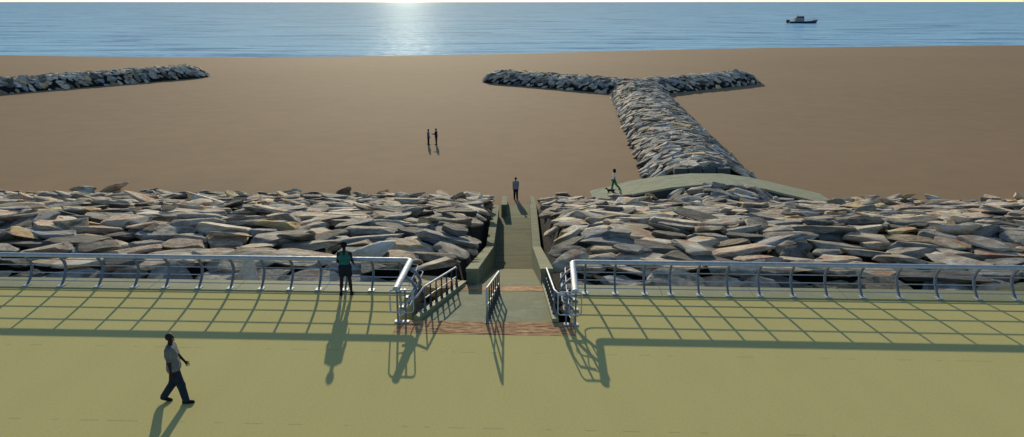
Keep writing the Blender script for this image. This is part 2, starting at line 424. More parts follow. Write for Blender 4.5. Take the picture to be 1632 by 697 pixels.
# ---------------------------------------------------------------- rocks
rng = random.Random(7); nr_ = np.random.RandomState(3)
def ico(sub):
    bm = bmesh.new(); bmesh.ops.create_icosphere(bm, subdivisions=sub, radius=1)
    v = np.array([x.co[:] for x in bm.verts]); f = np.array([[q.index for q in x.verts] for x in bm.faces]); bm.free(); return v, f
def rockshape(sub, seed):
    v, f = ico(sub); r = np.random.RandomState(seed); v = v.copy()
    for k in range(r.randint(9, 14)):
        n = r.normal(size=3); n /= np.linalg.norm(n)
        d = r.uniform(.42, .78); ex = np.maximum(0, v @ n - d); v -= ex[:, None] * n
    n = np.array([r.uniform(-.25, .25), r.uniform(-.3, .1), 1]); n /= np.linalg.norm(n)
    ex = np.maximum(0, v @ n - r.uniform(.35, .5)); v -= ex[:, None] * n
    for i in range(len(v)):
        p = Vector(v[i]); v[i] *= 1 + .10 * noise.noise(p * 1.8 + Vector((seed, 0, 0))) + .045 * noise.noise(p * 5 + Vector((0, seed, 0)))
    m_ = np.abs(v).max(0); v[:, 0] /= m_[0]; v[:, 1] /= m_[1]; v[:, 2] /= m_[2]
    return v, f
NV = 26
hi = [rockshape(4, 100 + i) for i in range(NV)]; lo = [rockshape(3, 200 + i) for i in range(14)]
TONES = [('pale grey', (.58, .52, .44), 6), ('mid grey', (.38, .35, .305), 5), ('dark grey', (.14, .135, .125), 4),
         ('blue-grey', (.29, .30, .31), 3), ('warm grey', (.54, .45, .35), 4), ('brownish grey', (.29, .24, .175), 2), ('ochre', (.62, .48, .25), 1)]
tone_pool = [t for t in TONES for _ in range(t[2])]
rocks = []   # dicts
def add_rock(p, n, size, yaw, bank, row=None, elong=1.45, flat=.31, tilt=.085):
    t = rng.choice(tone_pool); j = rng.uniform(.82, 1.15)
    q = Vector((0, 0, 1)).rotation_difference(n).to_matrix()
    rot = q @ Euler((rng.gauss(0, tilt), rng.gauss(0, tilt), 0)).to_matrix() @ Matrix.Rotation(yaw, 3, 'Z')
    sc = Vector((size * elong * rng.uniform(.75, 1.3), size * rng.uniform(.7, 1.15), size * flat * rng.uniform(.75, 1.35)))
    rocks.append(dict(p=p, rot=rot, sc=sc, tone=t[0], col=tuple(c * j * w_ for c, w_ in zip(t[1], (1.22, 1.11, .95) if bank in ('left', 'right') else (1.12, 1.08, 1.0))), bank=bank, row=row, size=size))
def bank_profile(v):
    return float(np.interp(v, [.6, 1.6, 3.6, 10, 43.3], [-1.5, -.75, -.35, -.55, -6.9]))
def bank_z(u, v, side):
    z = bank_profile(v)
    x, y = PW(u, v)[:2]
    edge = abs(x - ch(y)) - (HW + .45)        # distance outside the parapet's outer face
    wt = float(np.interp(y, [28.2, 45.6, 59, 66], [-.9, -4.7, -5.2, -6.3])) - .3
    zs_ = wt + 2.4 * max(0, edge - .05)
    return min(z, zs_) if y > 27 else z
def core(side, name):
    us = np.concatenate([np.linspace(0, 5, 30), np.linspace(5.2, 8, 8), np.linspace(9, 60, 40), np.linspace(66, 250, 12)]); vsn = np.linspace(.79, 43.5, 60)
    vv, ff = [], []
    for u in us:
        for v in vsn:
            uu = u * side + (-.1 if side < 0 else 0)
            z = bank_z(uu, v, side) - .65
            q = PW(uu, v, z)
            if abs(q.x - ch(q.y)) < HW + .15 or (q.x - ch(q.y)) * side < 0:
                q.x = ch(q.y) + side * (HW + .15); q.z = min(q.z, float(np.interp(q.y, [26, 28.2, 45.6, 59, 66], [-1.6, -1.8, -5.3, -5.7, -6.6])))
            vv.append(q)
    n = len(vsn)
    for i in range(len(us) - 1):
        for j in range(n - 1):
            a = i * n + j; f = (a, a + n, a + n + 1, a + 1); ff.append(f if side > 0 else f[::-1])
    tag(mesh(name, vv, ff, M_GAP_SHADE, None, True), kind='structure')
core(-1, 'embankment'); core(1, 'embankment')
def normal_of(fn, x, y, e=.4):
    return Vector((-(fn(x + e, y) - fn(x - e, y)) / (2 * e), -(fn(x, y + e) - fn(x, y - e)) / (2 * e), 1)).normalized()
for side, bank in ((-1, 'left'), (1, 'right')):
    v = 1.15; row = 0
    while v < 40.4:
        row += 1; u = .2 + rng.uniform(0, .8); ulim = 24 + v * .85
        while u < ulim:
            s = rng.choice((.75, .9, 1.0, 1.1, 1.3)); s = min(s, .62 + .16 * u); u += s * .86
            uu = side * u; vj = v + rng.gauss(0, .16)
            p = PW(uu, vj); x, y = p.x, p.y
            if abs(x - ch(y)) < HW + .50 + (.86 if x > 0 else .74) * s and y > 27: continue
            if abs(x - ch(y)) < 2.4 and y <= 27.6: continue
            if x > 0 and uu < UR0 + .9 and vj < 1.6: continue
            if x < 0 and uu > UL0 - .7 and vj < 1.6: continue
            if yn(x) - 1.0 < y < 68 and 6 < x < 26.5: continue
            n = normal_of(lambda a, b: bank_z(*to_uv(a, b), side), x, y)
            n = (n + Vector((0, 0, .15 if abs(x - ch(y)) > HW + 2.6 else 1.3))).normalized()
            z = bank_z(uu, vj, side)
            add_rock(Vector((x, y, z + .06 * s - (.10 if v > 38 else 0))), n, s * .79 * (1 if v < 35 else .85 if v < 38 else .7), rng.gauss(0, .36) + (math.pi if rng.random() < .5 else 0), bank, row)
            if rng.random() < .16:
                add_rock(Vector((x + rng.uniform(-.8, .8), y + .75, bank_z(*to_uv(x, y + .75), side) + .30)), n, s * .62, rng.gauss(0, .7), bank, row, tilt=.2)
            u += s * .86
        v += 1.26
for x, y, z, q in ((-3.0, 27.0, -1.15, .6), (-2.35, 27.6, -1.2, .5), (-3.6, 27.9, -.9, .75), (-2.6, 28.6, -1.1, .7), (-3.1, 26.2, -1.2, .5), (2.05, 27.3, -1.1, .42), (1.95, 28.3, -1.2, .5), (2.5, 27.9, -.95, .5)):
    add_rock(Vector((x, y, z)), Vector((0, -.1, 1)).normalized(), q, rng.uniform(-.5, .5), 'left' if x < 0 else 'right', 1, elong=1.2)
# mounds along polylines
def seg_dist(p, a, b):
    ab = b - a; t = max(0, min(1, (p - a).dot(ab) / ab.length_squared)); return (p - a - ab * t).length, t
J = Vector((22.2, 146))
groyne = [(Vector((15.4, 52.5)), J), (J, Vector((-1.2, 166.5))), (J, Vector((44.4, 164.2)))]
left_bw = [(Vector((-70.2, 177)), Vector((-112, 121)))]
def mound_fn(segs, hw, h):
    def fn(x, y):
        p = Vector((x, y)); d = min(seg_dist(p, a, b)[0] for a, b in segs)
        if d > hw: return BZ - .25 - (d - hw) * .8
        t = d / hw; return BZ - .25 + h * (1 - t ** 2.4) ** .8
    return fn
def mound(segs, hw, h, name, bank, yawfix=None, s0=1.0, stop=None):
    fn = mound_fn(segs, hw, h)
    xs_ = [c for a, b in segs for c in (a.x, b.x)]; ys_ = [c for a, b in segs for c in (a.y, b.y)]
    x0, x1, y0, y1 = min(xs_) - hw - 1, max(xs_) + hw + 1, min(ys_) - hw - 1, max(ys_) + hw + 1
    st = 1.0; nx, ny = int((x1 - x0) / st) + 1, int((y1 - y0) / st) + 1
    vv = []; idx = {}; ff = []
    for i in range(nx):
        for j in range(ny):
            x, y = x0 + i * st, y0 + j * st; z = fn(x, y)
            z -= .15
            if 60.5 < y < 69.5: z = min(z, -5.6)
            if -8 < z - BZ and z > BZ - 1.6: idx[i, j] = len(vv); vv.append((x, y, z))
    for i in range(nx - 1):
        for j in range(ny - 1):
            q = [(i, j), (i + 1, j), (i + 1, j + 1), (i, j + 1)]
            if all(k_ in idx for k_ in q): ff.append(tuple(idx[k_] for k_ in q))
    tag(mesh(name, vv, ff, M_GAP_SHADE, None, True), kind='structure')
    y = y0; r_ = 0
    while y < y1:
        x = x0 + (.6 if r_ % 2 else 0); r_ += 1
        while x < x1:
            px, py = x + rng.gauss(0, .18), y + rng.gauss(0, .15); x += 1.32 * s0
            z = fn(px, py)
            if z < BZ - .3: continue
            if yn(px) - .9 < py < 68.3 and 6 < px < 26.5: continue
            if bank == 'groyne' and py < 60 and z < bank_profile(to_uv(px, py)[1]) - .3: continue
            n = normal_of(fn, px, py, .7)
            s = s0 * rng.choice((.6, .75, .85, 1.0)) * (.72 if z < BZ + .9 else .92)
            add_rock(Vector((px, py, z - .04)), n, s, rng.gauss(0, .35), bank, None, elong=1.3, flat=.40, tilt=.10)
        y += 1.12 * s0
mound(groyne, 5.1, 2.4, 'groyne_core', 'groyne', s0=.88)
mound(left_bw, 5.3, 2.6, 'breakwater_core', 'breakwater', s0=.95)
# choose the 300 that show largest
def score(r):
    x, y, Z = project(r['p'])
    if not (0 < x < 1632 and 0 < y < 697): return 0
    return r['size'] / Z
rocks.sort(key=score, reverse=True)
single, rest = rocks[:298], rocks[298:]
himesh = []
for i, (v, f) in enumerate(hi):
    me = bpy.data.meshes.new('boulder'); me.from_pydata(v.tolist(), [], f.tolist()); me.update()
    me.polygons.foreach_set('use_smooth', [True] * len(me.polygons)); me.set_sharp_from_angle(angle=R(28)); me.materials.append(M_RK); himesh.append(me)
def ordn(n):
    W = ['first', 'second', 'third', 'fourth', 'fifth', 'sixth', 'seventh', 'eighth', 'ninth', 'tenth', 'eleventh', 'twelfth', 'thirteenth',
         'fourteenth', 'fifteenth', 'sixteenth', 'seventeenth', 'eighteenth', 'nineteenth', 'twentieth', 'twenty-first', 'twenty-second', 'twenty-third', 'twenty-fourth', 'twenty-fifth']
    return W[n] if n < len(W) else str(n + 1) + 'th'
byrow = {}
for r in rocks:
    if r['row'] and 0 < project(r['p'])[0] < 1632: byrow.setdefault((r['bank'], r['row']), []).append(r)
for k_, l in byrow.items():
    l.sort(key=lambda r: abs(r['p'].x))
    for i, r in enumerate(l): r['ord'] = i
for i, r in enumerate(single):
    o = bpy.data.objects.new('boulder', himesh[rng.randrange(NV)]); C.objects.link(o)
    o.matrix_world = Matrix.LocRotScale(r['p'], r['rot'].to_quaternion(), r['sc'])
    o.color = (*r['col'], 1)
    sz = 'big' if r['size'] > 1.0 else 'small' if r['size'] < .7 else 'medium'
    tag(o, '%s %s boulder, %s from the ramp in the %s row of the %s bank' % (sz, r['tone'], ordn(r['ord']), ordn(r['row'] - 1), r['bank']),
        'boulder', 'boulders of the %s rock bank' % r['bank'])
groups = {}
for r in rest: groups.setdefault(r['bank'], []).append(r)
LAB = {'left': ('bank_rocks', 'farther boulders of the rock bank left of the ramp, down to the sand', 'rocks'),
       'right': ('bank_rocks', 'farther boulders of the rock bank right of the ramp, down to the sand', 'rocks'),
       'groyne': ('groyne_rocks', 'piled grey rocks of the Y shaped groyne reaching out over the sand', 'rocks'),
       'breakwater': ('breakwater_rocks', 'piled blue-grey rocks of the low breakwater on the sand at far left', 'rocks')}
for bank, l in groups.items():
    V_, F_, Cc = [], [], []; off = 0
    for r in l:
        far = project(r['p'])[2] > 60
        v, f = (lo[rng.randrange(14)] if True else hi[0])
        mt = np.array(r['rot']); p = (v * np.array(r['sc'])) @ mt.T + np.array(r['p'])
        V_.append(p); F_.append(f + off); off += len(v); Cc.append(np.tile(np.array([*r['col'], 1.0]), (len(v), 1)))
    V_ = np.concatenate(V_); F_ = np.concatenate(F_); Cc = np.concatenate(Cc)
    me = bpy.data.meshes.new(LAB[bank][0]); me.vertices.add(len(V_)); me.vertices.foreach_set('co', V_.ravel())
    me.loops.add(F_.size); me.loops.foreach_set('vertex_index', F_.ravel().astype(np.int32)); me.polygons.add(len(F_))
    me.polygons.foreach_set('loop_start', np.arange(0, F_.size, 3, dtype=np.int32)); me.polygons.foreach_set('loop_total', np.full(len(F_), 3, dtype=np.int32))
    me.update(calc_edges=True); at_ = me.attributes.new('stone', 'FLOAT_COLOR', 'POINT'); at_.data.foreach_set('color', Cc.ravel())
    me.polygons.foreach_set('use_smooth', [True] * len(F_)); me.set_sharp_from_angle(angle=R(28))
    o = link(LAB[bank][0], me, M_RKA); tag(o, LAB[bank][1], LAB[bank][2], kind='stuff')
print('rocks', len(rocks), {k_: len(v) for k_, v in groups.items()})

# ---------------------------------------------------------------- railings
BOW = .40; RH = 1.08
def bow(z): return BOW * math.sin(math.pi * min(1, max(0, z / RH))) ** .9
RAILZ = (.12, .35, .61, .86)
def post_mesh():
    """curved flat-bar post standing at the origin, bowed towards +Y"""
    m = MB(); zs = [RH * i / 12 for i in range(13)]
    m.tube([(0, bow(z), z) for z in zs], [.036 + .014 * math.sin(math.pi * z / RH) for z in zs], 4, sect=(1.0, 1.25))
    return m
pm_ = post_mesh(); plate = MB().box((0, -.02, .012), (.20, .26, .022))
proto_p = pm_.build('post', M_POST, bevel=0); proto_b = plate.build('base_plate', M_RAIL, bevel=.004)
POST_ME, PLATE_ME = proto_p.data, proto_b.data
bpy.data.objects.remove(proto_p); bpy.data.objects.remove(proto_b)
def guard(side, posts_px, u_end, label, ucorner):
    """u runs outwards; the return comes back along v to the promenade side of the opening"""
    root = empty('guard_railing', PW(ucorner, 0, 0), PROM_ROT); tag(root, label, 'railing', 'bowed steel railings along the promenade edge')
    o = Vector((0, 0, 0)); inv = root.matrix_basis.inverted() if False else Matrix.LocRotScale(root.location, Euler((0, 0, PROM_ROT)), None).inverted()
    L = lambda u, v, z: inv @ PW(u, v, z)
    VE = -2.75
    zk = .03
    # top rail with rounded corner
    r = .12; cor = [(ucorner + side * r, 0), (ucorner + side * r * .3, -r * .3), (ucorner, -r)]
    top = [L(u_end, 0, RH + zk)] + [L(a, b, RH + zk) for a, b in cor] + [L(ucorner, VE, RH + zk - .03)]
    MB().tube(top, .090, 12, sect=(1.15, .8)).build('top_rail', M_RAIL, root, True)
    for z in RAILZ:
        b = bow(z) * .96
        # corner: line rails follow the bow and sweep round to the opening side
        pts = [L(u_end, b, z + zk), L(ucorner - side * (b - .28), b, z + zk)]
        for k_ in range(1, 6):
            th = math.pi / 2 * k_ / 6; pts.append(L(ucorner - side * (b - .28 + .28 * math.sin(th)), b - .28 * (1 - math.cos(th)), z + zk))
        pts += [L(ucorner - side * b, b - .28, z + zk), L(ucorner - side * b, VE + .35, z + zk), L(ucorner - side * b * .6, VE + .12, z + zk), L(ucorner, VE, z + zk)]
        MB().tube(pts, .017, 6).build('line_rail', M_RAIL, root, True)
    def put(u, v, rz, z=zk):
        p = bpy.data.objects.new('post', POST_ME); C.objects.link(p); p.parent = root; p.location = L(u, v, z); p.rotation_euler.z = rz
        q = bpy.data.objects.new('base_plate', PLATE_ME); C.objects.link(q); q.parent = p
    for x, y in posts_px:
        q = at(x, y, 0); u, v = to_uv(q.x, q.y); put(u, 0, 0)
    # posts beyond the frame
    sp = 1.25; u = u_end
    q = at(*posts_px[0], 0); uo = to_uv(q.x, q.y)[0]
    for k_ in range(1, 8): put(uo + side * sp * k_, 0, 0)
    put(ucorner, -.62, side * math.pi / 2); put(ucorner, -1.5, side * math.pi / 2)
    # end frame: two straight posts and a hairpin loop
    for du in (.02, -side * .26):
        MB().tube([L(ucorner + du, VE + .05, 0.01), L(ucorner + du, VE + .05, RH - .02)], .030, 8).build('end_post', M_POST, root, True)
        MB().box(L(ucorner + du, VE + .05, .02), (.19, .19, .022)).build('base_plate', M_RAIL, root)
    hp = []
    a, b = ucorner + side * .10, ucorner - side * .42
    for (cx, cz, t0) in ((b, .95, 0), (a, .95, 90), (a, .42, 180), (b, .42, 270)):
        for k_ in range(5):
            th = R(t0 + 90 * k_ / 4) ; dx = math.cos(th) * .09; dz = math.sin(th) * .09
            hp.append(L(cx + (-side) * dx * 1.0, VE, cz + dz))
    MB().tube(hp, .022, 8, closed=True).build('end_loop', M_RAIL, root, True)
    return root, L
lp = [(45, 455), (99, 456), (158, 457), (215, 458), (264, 459), (317, 460), (367, 461), (416, 462), (462, 463), (507, 464), (549, 465), (591, 466), (635, 467)]
rp = [(933, 471), (981, 472), (1028, 472), (1070, 473), (1115, 473), (1162, 474), (1212, 474), (1265, 475), (1319, 475), (1375, 476), (1434, 476), (1496, 477), (1557, 477), (1618, 478)][::-1]
guard(-1, lp, -26, 'long bowed steel guard railing along the promenade edge left of the ramp', UL0 - .02)
guard(1, rp, 26, 'long bowed steel guard railing along the promenade edge right of the ramp', UR0 + .02)

def handrail(p, q, n, h0, h1, label, hook=None, mid=True):
    root = empty('handrail', p); tag(root, label, 'handrail', 'tubular handrails on the ramp landing')
    p0, q0 = Vector((0, 0, 0)), q - p
    a, b = p0 + Vector((0, 0, h0)), q0 + Vector((0, 0, h1)); d = (b - a).normalized()
    pts = [Vector((0, 0, h0 * .5)) - d * .1, Vector((0, 0, h0 * .92)) - d * .12, a - d * .04, a + d * .08, b - d * .05, b + Vector((0, 0, -.06)) + d * .03]
    if hook: pts = [Vector(hook[0]) - p, Vector(hook[1]) - p] + pts[2:]
    MB().tube(pts, .030, 10).build('top_rail', M_RAIL, root, True)
    if mid: MB().tube([p0.lerp(a, .5), q0.lerp(b, .5)], .020, 8).build('mid_rail', M_RAIL, root, True)
    
    for i in range(n):
        t = i / (n - 1); base = p0.lerp(q0, t); hh = h0 + (h1 - h0) * t - .02
        m = MB(); m.tube([base, base + Vector((0, 0, .16)), base + Vector((0, 0, .34)), base + Vector((0, 0, hh))], [.060, .046, .028, .024], 8)
        po = m.build('baluster', M_DARKP if i else M_POST, root, True)
        MB().box(base + Vector((0, 0, .012)), (.12, .12, .02)).build('base_plate', M_DARKP, root)
    return root
kz = Vector((0, 0, .12))
kl0 = nl.lerp(fl, .16) + Vector((-.1, 0, .12)); kl1 = nl.lerp(fl, .82) + Vector((-.1, 0, .12))
handrail(kl0, kl1, 7, .78, .72, 'handrail with dark balusters slanting along the left kerb of the ramp landing',
         [PW(UL0 + .1, -2.5, .55), PW(UL0 + .5, -2.2, .62)])
kr0 = nr.lerp(fr_, .12) + Vector((.1, 0, .12)); kr1 = nr.lerp(fr_, .80) + Vector((.1, 0, .12))
handrail(kr0, kr1, 8, .78, .72, 'handrail with dark balusters along the right kerb of the ramp landing',
         [PW(UR0 - .05, -2.6, .90), PW(UR0 - .45, -2.5, .88)])
c0 = Vector((-.75, 23.05, 0.0)); c1 = Vector((-.45, 26.7, -.42))
handrail(c0, c1, 7, 1.12, .84, 'freestanding handrail with balusters down the middle of the ramp landing')

# ---------------------------------------------------------------- people (smooth-blended bodies meshed on a grid)
def surf(prims, cell, cuts=(), pad=.05):
    """prims: (a, b, ra, rb, k). returns verts, quads of the blended surface"""
    P = np.array([[*p[0], *p[1]] for p in prims]); rm = np.array([max(p[2], p[3]) for p in prims])
    lo_ = np.minimum(P[:, :3], P[:, 3:]).min(0) - rm.max() - pad; hi_ = np.maximum(P[:, :3], P[:, 3:]).max(0) + rm.max() + pad
    n = np.ceil((hi_ - lo_) / cell).astype(int) + 1
    ax = [lo_[i] + cell * np.arange(n[i]) for i in range(3)]
    Fv = np.full(n, .3, dtype=np.float32)
    for a, b, ra, rb, k in prims:
        a = np.array(a, float); b = np.array(b, float); r = max(ra, rb) + k + .03
        i0 = np.maximum(((np.minimum(a, b) - r - lo_) / cell).astype(int), 0); i1 = np.minimum(((np.maximum(a, b) + r - lo_) / cell).astype(int) + 2, n)
        X = ax[0][i0[0]:i1[0], None, None]; Y = ax[1][None, i0[1]:i1[1], None]; Zz = ax[2][None, None, i0[2]:i1[2]]
        ba = b - a; L2 = max(ba @ ba, 1e-9)
        t = np.clip(((X - a[0]) * ba[0] + (Y - a[1]) * ba[1] + (Zz - a[2]) * ba[2]) / L2, 0, 1)
        d = np.sqrt((X - a[0] - t * ba[0]) ** 2 + (Y - a[1] - t * ba[1]) ** 2 + (Zz - a[2] - t * ba[2]) ** 2) - (ra + (rb - ra) * t)
        s = Fv[i0[0]:i1[0], i0[1]:i1[1], i0[2]:i1[2]]
        h = np.clip(.5 + .5 * (s - d) / k, 0, 1); s[...] = s * (1 - h) + d * h - k * h * (1 - h)
    for nrm, d in cuts:      # keep nrm.p < d
        Fv = np.maximum(Fv, ax[0][:, None, None] * nrm[0] + ax[1][None, :, None] * nrm[1] + ax[2][None, None, :] * nrm[2] - d)
    S = Fv < 0
    n1 = [k_ - 1 for k_ in Fv.shape]
    acc = np.zeros((*n1, 3)); cnt = np.zeros(n1)
    for axis in range(3):
        o1, o2 = [a for a in range(3) if a != axis]
        for s1 in (0, 1):
            for s2 in (0, 1):
                sl0 = [None] * 3; sl1 = [None] * 3
                sl0[axis] = slice(0, n1[axis]); sl1[axis] = slice(1, n1[axis] + 1)
                for oo, ss in ((o1, s1), (o2, s2)): sl0[oo] = sl1[oo] = slice(ss, n1[oo] + ss)
                f0, f1 = Fv[tuple(sl0)], Fv[tuple(sl1)]; c_ = (f0 < 0) != (f1 < 0)
                t = np.where(c_, f0 / np.where(c_, f0 - f1, 1), 0)
                acc[..., axis] += t; acc[..., o1] += c_ * s1; acc[..., o2] += c_ * s2; cnt += c_
    m = cnt > 0; idx = -np.ones(n1, int); idx[m] = np.arange(m.sum())
    gi = np.argwhere(m); verts = lo_ + (gi + acc[m] / cnt[m][:, None]) * cell
    quads = []
    for axis in range(3):
        o1, o2 = ((1, 2), (2, 0), (0, 1))[axis]
        sl0 = [slice(1, n1[a]) for a in range(3)]; sl1 = list(sl0); sl0[axis] = slice(0, n1[axis]); sl1[axis] = slice(1, n1[axis] + 1)
        a0, a1 = S[tuple(sl0)], S[tuple(sl1)]
        for flip, cc in ((False, a0 & ~a1), (True, ~a0 & a1)):
            w_ = np.argwhere(cc)
            base = w_.copy(); base[:, o1] += 1; base[:, o2] += 1
            def g_(d1, d2):
                q = base.copy(); q[:, o1] -= d1; q[:, o2] -= d2; return idx[q[:, 0], q[:, 1], q[:, 2]]
            q = np.stack([g_(1, 1), g_(0, 1), g_(0, 0), g_(1, 0)], 1)
            quads.append(q[:, ::-1] if flip else q)
    return verts, np.concatenate(quads)
def smesh(name, prims, cell, mt, parent=None, cuts=()):
    v, q = surf(prims, cell, cuts)
    me = bpy.data.meshes.new(name); me.from_pydata(v.tolist(), [], q.tolist()); me.update()
    me.polygons.foreach_set('use_smooth', [True] * len(me.polygons)); return link(name, me, mt, parent)
def rotx(v, a):   # swing forward (+Y) by angle a
    c_, s_ = math.cos(a), math.sin(a); return Vector((v.x, v.y * c_ - v.z * s_, v.y * s_ + v.z * c_))
def person(loc, rz, label, H=1.76, legs=((0, 0), (0, 0)), arms=((.1, .2, .1), (.1, .2, .1)), headturn=0, lean=0, cell=.014,
           skin=None, top=None, bottom=None, shoes=None, hairm=None, hair='short', sleeves='short', trousers='long', tank=False, woman=False, detail=False, spr=0, bulk=1.08):
    """faces +Y; index 0 = its right (+X), 1 = left. legs: (hip swing, knee bend). arms: (swing, elbow bend, spread)"""
    k = H / 1.76; sw = .165 if woman else .185; hpw = .10 if woman else .095
    V = lambda x, y, z: Vector((x * k, y * k, z * k))
    hipz = .90
    # leg chains
    ch_ = []; low = 0
    for i, sgn in enumerate((1, -1)):
        hip = V(sgn * hpw, 0, hipz); sw_, kb = legs[i]
        kn = hip + rotx(Vector((0, 0, -.43 * k)), sw_); an = kn + rotx(Vector((0, 0, -.40 * k)), sw_ - kb)
        kn.x += sgn * spr * .5; an.x += sgn * spr
        ch_.append([hip, kn, an, sw_ - kb])
    low = min(c_[2].z for c_ in ch_) - .08 * k
    drop = Vector((0, 0, -low))
    for c_ in ch_:
        for j in range(3): c_[j] = c_[j] + drop
    up = lambda x, y, z: V(x, y + (z - hipz) * math.tan(lean), z) + drop
    B = []; T = []; Bt = []; SH = []; K = .035 * k
    def cap(L_, a, b, ra, rb, kk=K):
        f_ = bulk if ra > .035 and L_ is not B else 1.0
        L_.append((a, b, ra * k * f_, rb * k * f_, kk))
    torso = [(up(-.08, -.01, .93), up(.08, -.01, .93), .105, .105), (up(-.065, 0, 1.08), up(.065, 0, 1.08), .092, .092),
             (up(-.09, 0, 1.26), up(.09, 0, 1.26), .105, .105), (up(-sw + .06, 0, 1.38), up(sw - .06, 0, 1.38), .082, .082)]
    for t_ in torso: cap(B, *t_)
    cap(B, up(0, .0, 1.42), up(0, .015, 1.54), .058, .052)
    # head
    ht = Matrix.Rotation(headturn, 3, 'Z') @ Matrix.Rotation(-.2, 3, 'X'); hc = up(0, .03, 1.655)
    Hh = lambda x, y, z: hc + ht @ V(x, y, z)
    cap(B, Hh(0, -.012, .018), Hh(0, -.02, .022), .088, .092, .02); cap(B, Hh(0, .012, .0), Hh(0, .030, -.075), .070, .042, .03)
    cap(B, Hh(0, .088, -.005), Hh(0, .105, -.032), .008, .014, .012)          # nose
    cap(B, Hh(-.028, .083, .020), Hh(.028, .083, .020), .010, .010, .015)       # brow
    cap(B, Hh(-.018, .078, -.063), Hh(.018, .078, -.063), .012, .012, .010)     # mouth
    for s in (1, -1): cap(B, Hh(s * .084, -.005, .012), Hh(s * .086, -.012, -.022), .014, .010, .008)
    for i, sgn in enumerate((1, -1)):
        hip, kn, an, fa = ch_[i]
        cap(B, hip + V(0, 0, .0), kn, .088, .056); cap(B, kn, kn.lerp(an, .35), .054, .056); cap(B, kn.lerp(an, .35), an, .056, .036)
        fd = rotx(Vector((0, 1, 0)), fa * (1 if abs(fa) > .25 else 0) * .75); heel = an + Vector((0, 0, -.045 * k)) - fd * .04 * k; toe = heel + fd * .19 * k + Vector((0, 0, -.008 * k))
        toe += V(sgn * .02, 0, 0)
        cap(B, an, heel, .036, .032); cap(B, heel, toe, .032, .024)
        sp = []; cap(sp, an + V(0, 0, .0), heel, .045, .042, .02); cap(sp, heel, toe, .042, .033, .02); cap(sp, heel + V(0, 0, -.012), toe + V(0, 0, -.006), .038, .036, .02)
        SH.append(sp)
        # arm
        a_sw, eb, spd = arms[i]
        shd = up(sgn * sw, 0, 1.405); Rz = Matrix.Rotation(-sgn * spd, 3, 'Y')
        el = shd + Rz @ rotx(Vector((0, 0, -.285 * k)), a_sw); wr = el + Rz @ rotx(Vector((0, 0, -.25 * k)), a_sw + eb)
        inn = Vector((-sgn * .02 * k, 0, 0)) * (1 if eb > .8 else 0); wr += inn * 4
        cap(B, shd, el, .052, .038); cap(B, el, wr, .040, .026)
        hd = (wr - el).normalized(); side_ = Rz @ Vector((0, 1, 0)); side_ = (side_ - hd * side_.dot(hd)).normalized(); nrm = hd.cross(side_)
        pe = wr + hd * .075 * k
        for q in (-.022, 0, .022): cap(B, wr + side_ * q * .5 * k, pe + side_ * q * k, .017, .014, .012)
        if detail:
            for q, ln in ((-.034, .062), (-.012, .075), (.012, .080), (.034, .072)):
                f0 = pe + side_ * q * k; f1 = f0 + (hd * .97 - nrm * sgn * .22 + side_ * q * 5).normalized() * ln * .55 * k; f2 = f1 + (hd * .8 - nrm * sgn * .6).normalized() * ln * .45 * k
                cap(B, f0, f1, .0095, .0085, .004); cap(B, f1, f2, .0085, .0070, .004)
            tb = wr + hd * .02 * k + side_ * .02 * k; t1 = tb + (side_ * .75 + hd * .65).normalized() * .05 * k; t2 = t1 + (side_ * .25 + hd).normalized() * .035 * k
            cap(B, tb, t1, .013, .011, .006); cap(B, t1, t2, .011, .008, .004)
        else:
            for q, ln in ((-.028, .055), (-.009, .072), (.010, .075), (.029, .062)):
                f0 = pe + side_ * q * k; cap(B, f0, f0 + (hd - nrm * sgn * .35).normalized() * ln * k, .011, .008, .006)
            cap(B, wr + hd * .02 * k, wr + (hd * .06 + side_ * .045) * k, .013, .010, .008)
        e = .016
        if not tank:
            cap(T, up(sgn * (sw - .05), 0, 1.39), shd, .07, .066)
            end = shd.lerp(el, .72) if sleeves == 'short' else el
            cap(T, shd, end, .068, .060)
            if sleeves == 'long': cap(T, el, el.lerp(wr, .96), .054, .040)
        et = .02
        ke = kn
        cap(Bt, hip, kn, .108, .078 if trousers == 'long' else .095)
        if trousers == 'long': cap(Bt, kn, an + V(0, 0, .0), .078, .068)
        if trousers == 'short': Bt[-1] = (hip, hip.lerp(kn, .50), .112 * k, .105 * k, K)
    for (a, b, ra, rb) in torso[:1]: cap(Bt, a, b, ra + .016, rb + .016)
    cap(Bt, torso[1][0] - V(0, 0, .06), torso[1][1] - V(0, 0, .06), .104, .104)
    if tank:
        cap(T, torso[1][0], torso[1][1], .105, .105); cap(T, torso[2][0], torso[2][1], .119, .119)
        for s in (1, -1): cap(T, up(s * .075, 0, 1.28), up(s * .085, 0, 1.40), .105, .082, .02)
        cuts = [((0, 0, 1), up(0, 0, 1.50).z), ((0, 0, -1), -up(0, 0, .98).z)]
    else:
        for (a, b, ra, rb) in torso: cap(T, a, b, ra + .018, rb + .018)
        cap(T, up(-.08, 0, 1.02), up(.08, 0, 1.02), .115, .115); cap(T, up(-.085, 0, .92), up(.085, 0, .92), .118, .118)
        cap(T, up(0, .0, 1.42), up(0, 0, 1.47), .082, .064)
        cuts = [((0, 0, 1), up(0, 0, 1.492).z), ((0, 0, -1), -up(0, 0, .83 if not woman else .99).z)]
    body = smesh('person', B, cell, skin)
    smesh('shirt', T, cell * 1.1, top, body, cuts)
    zc = min(c_[2].z for c_ in ch_)
    smesh('trousers' if trousers == 'long' else 'shorts', Bt, cell * 1.1, bottom, body, [((0, 0, 1), up(0, 0, 1.06).z)] + ([((0, 0, -1), -(.025 * k))] if trousers == 'long' else []))
    for sp in SH: smesh('shoe', sp, cell, shoes, body, [((0, 0, -1), .0)])
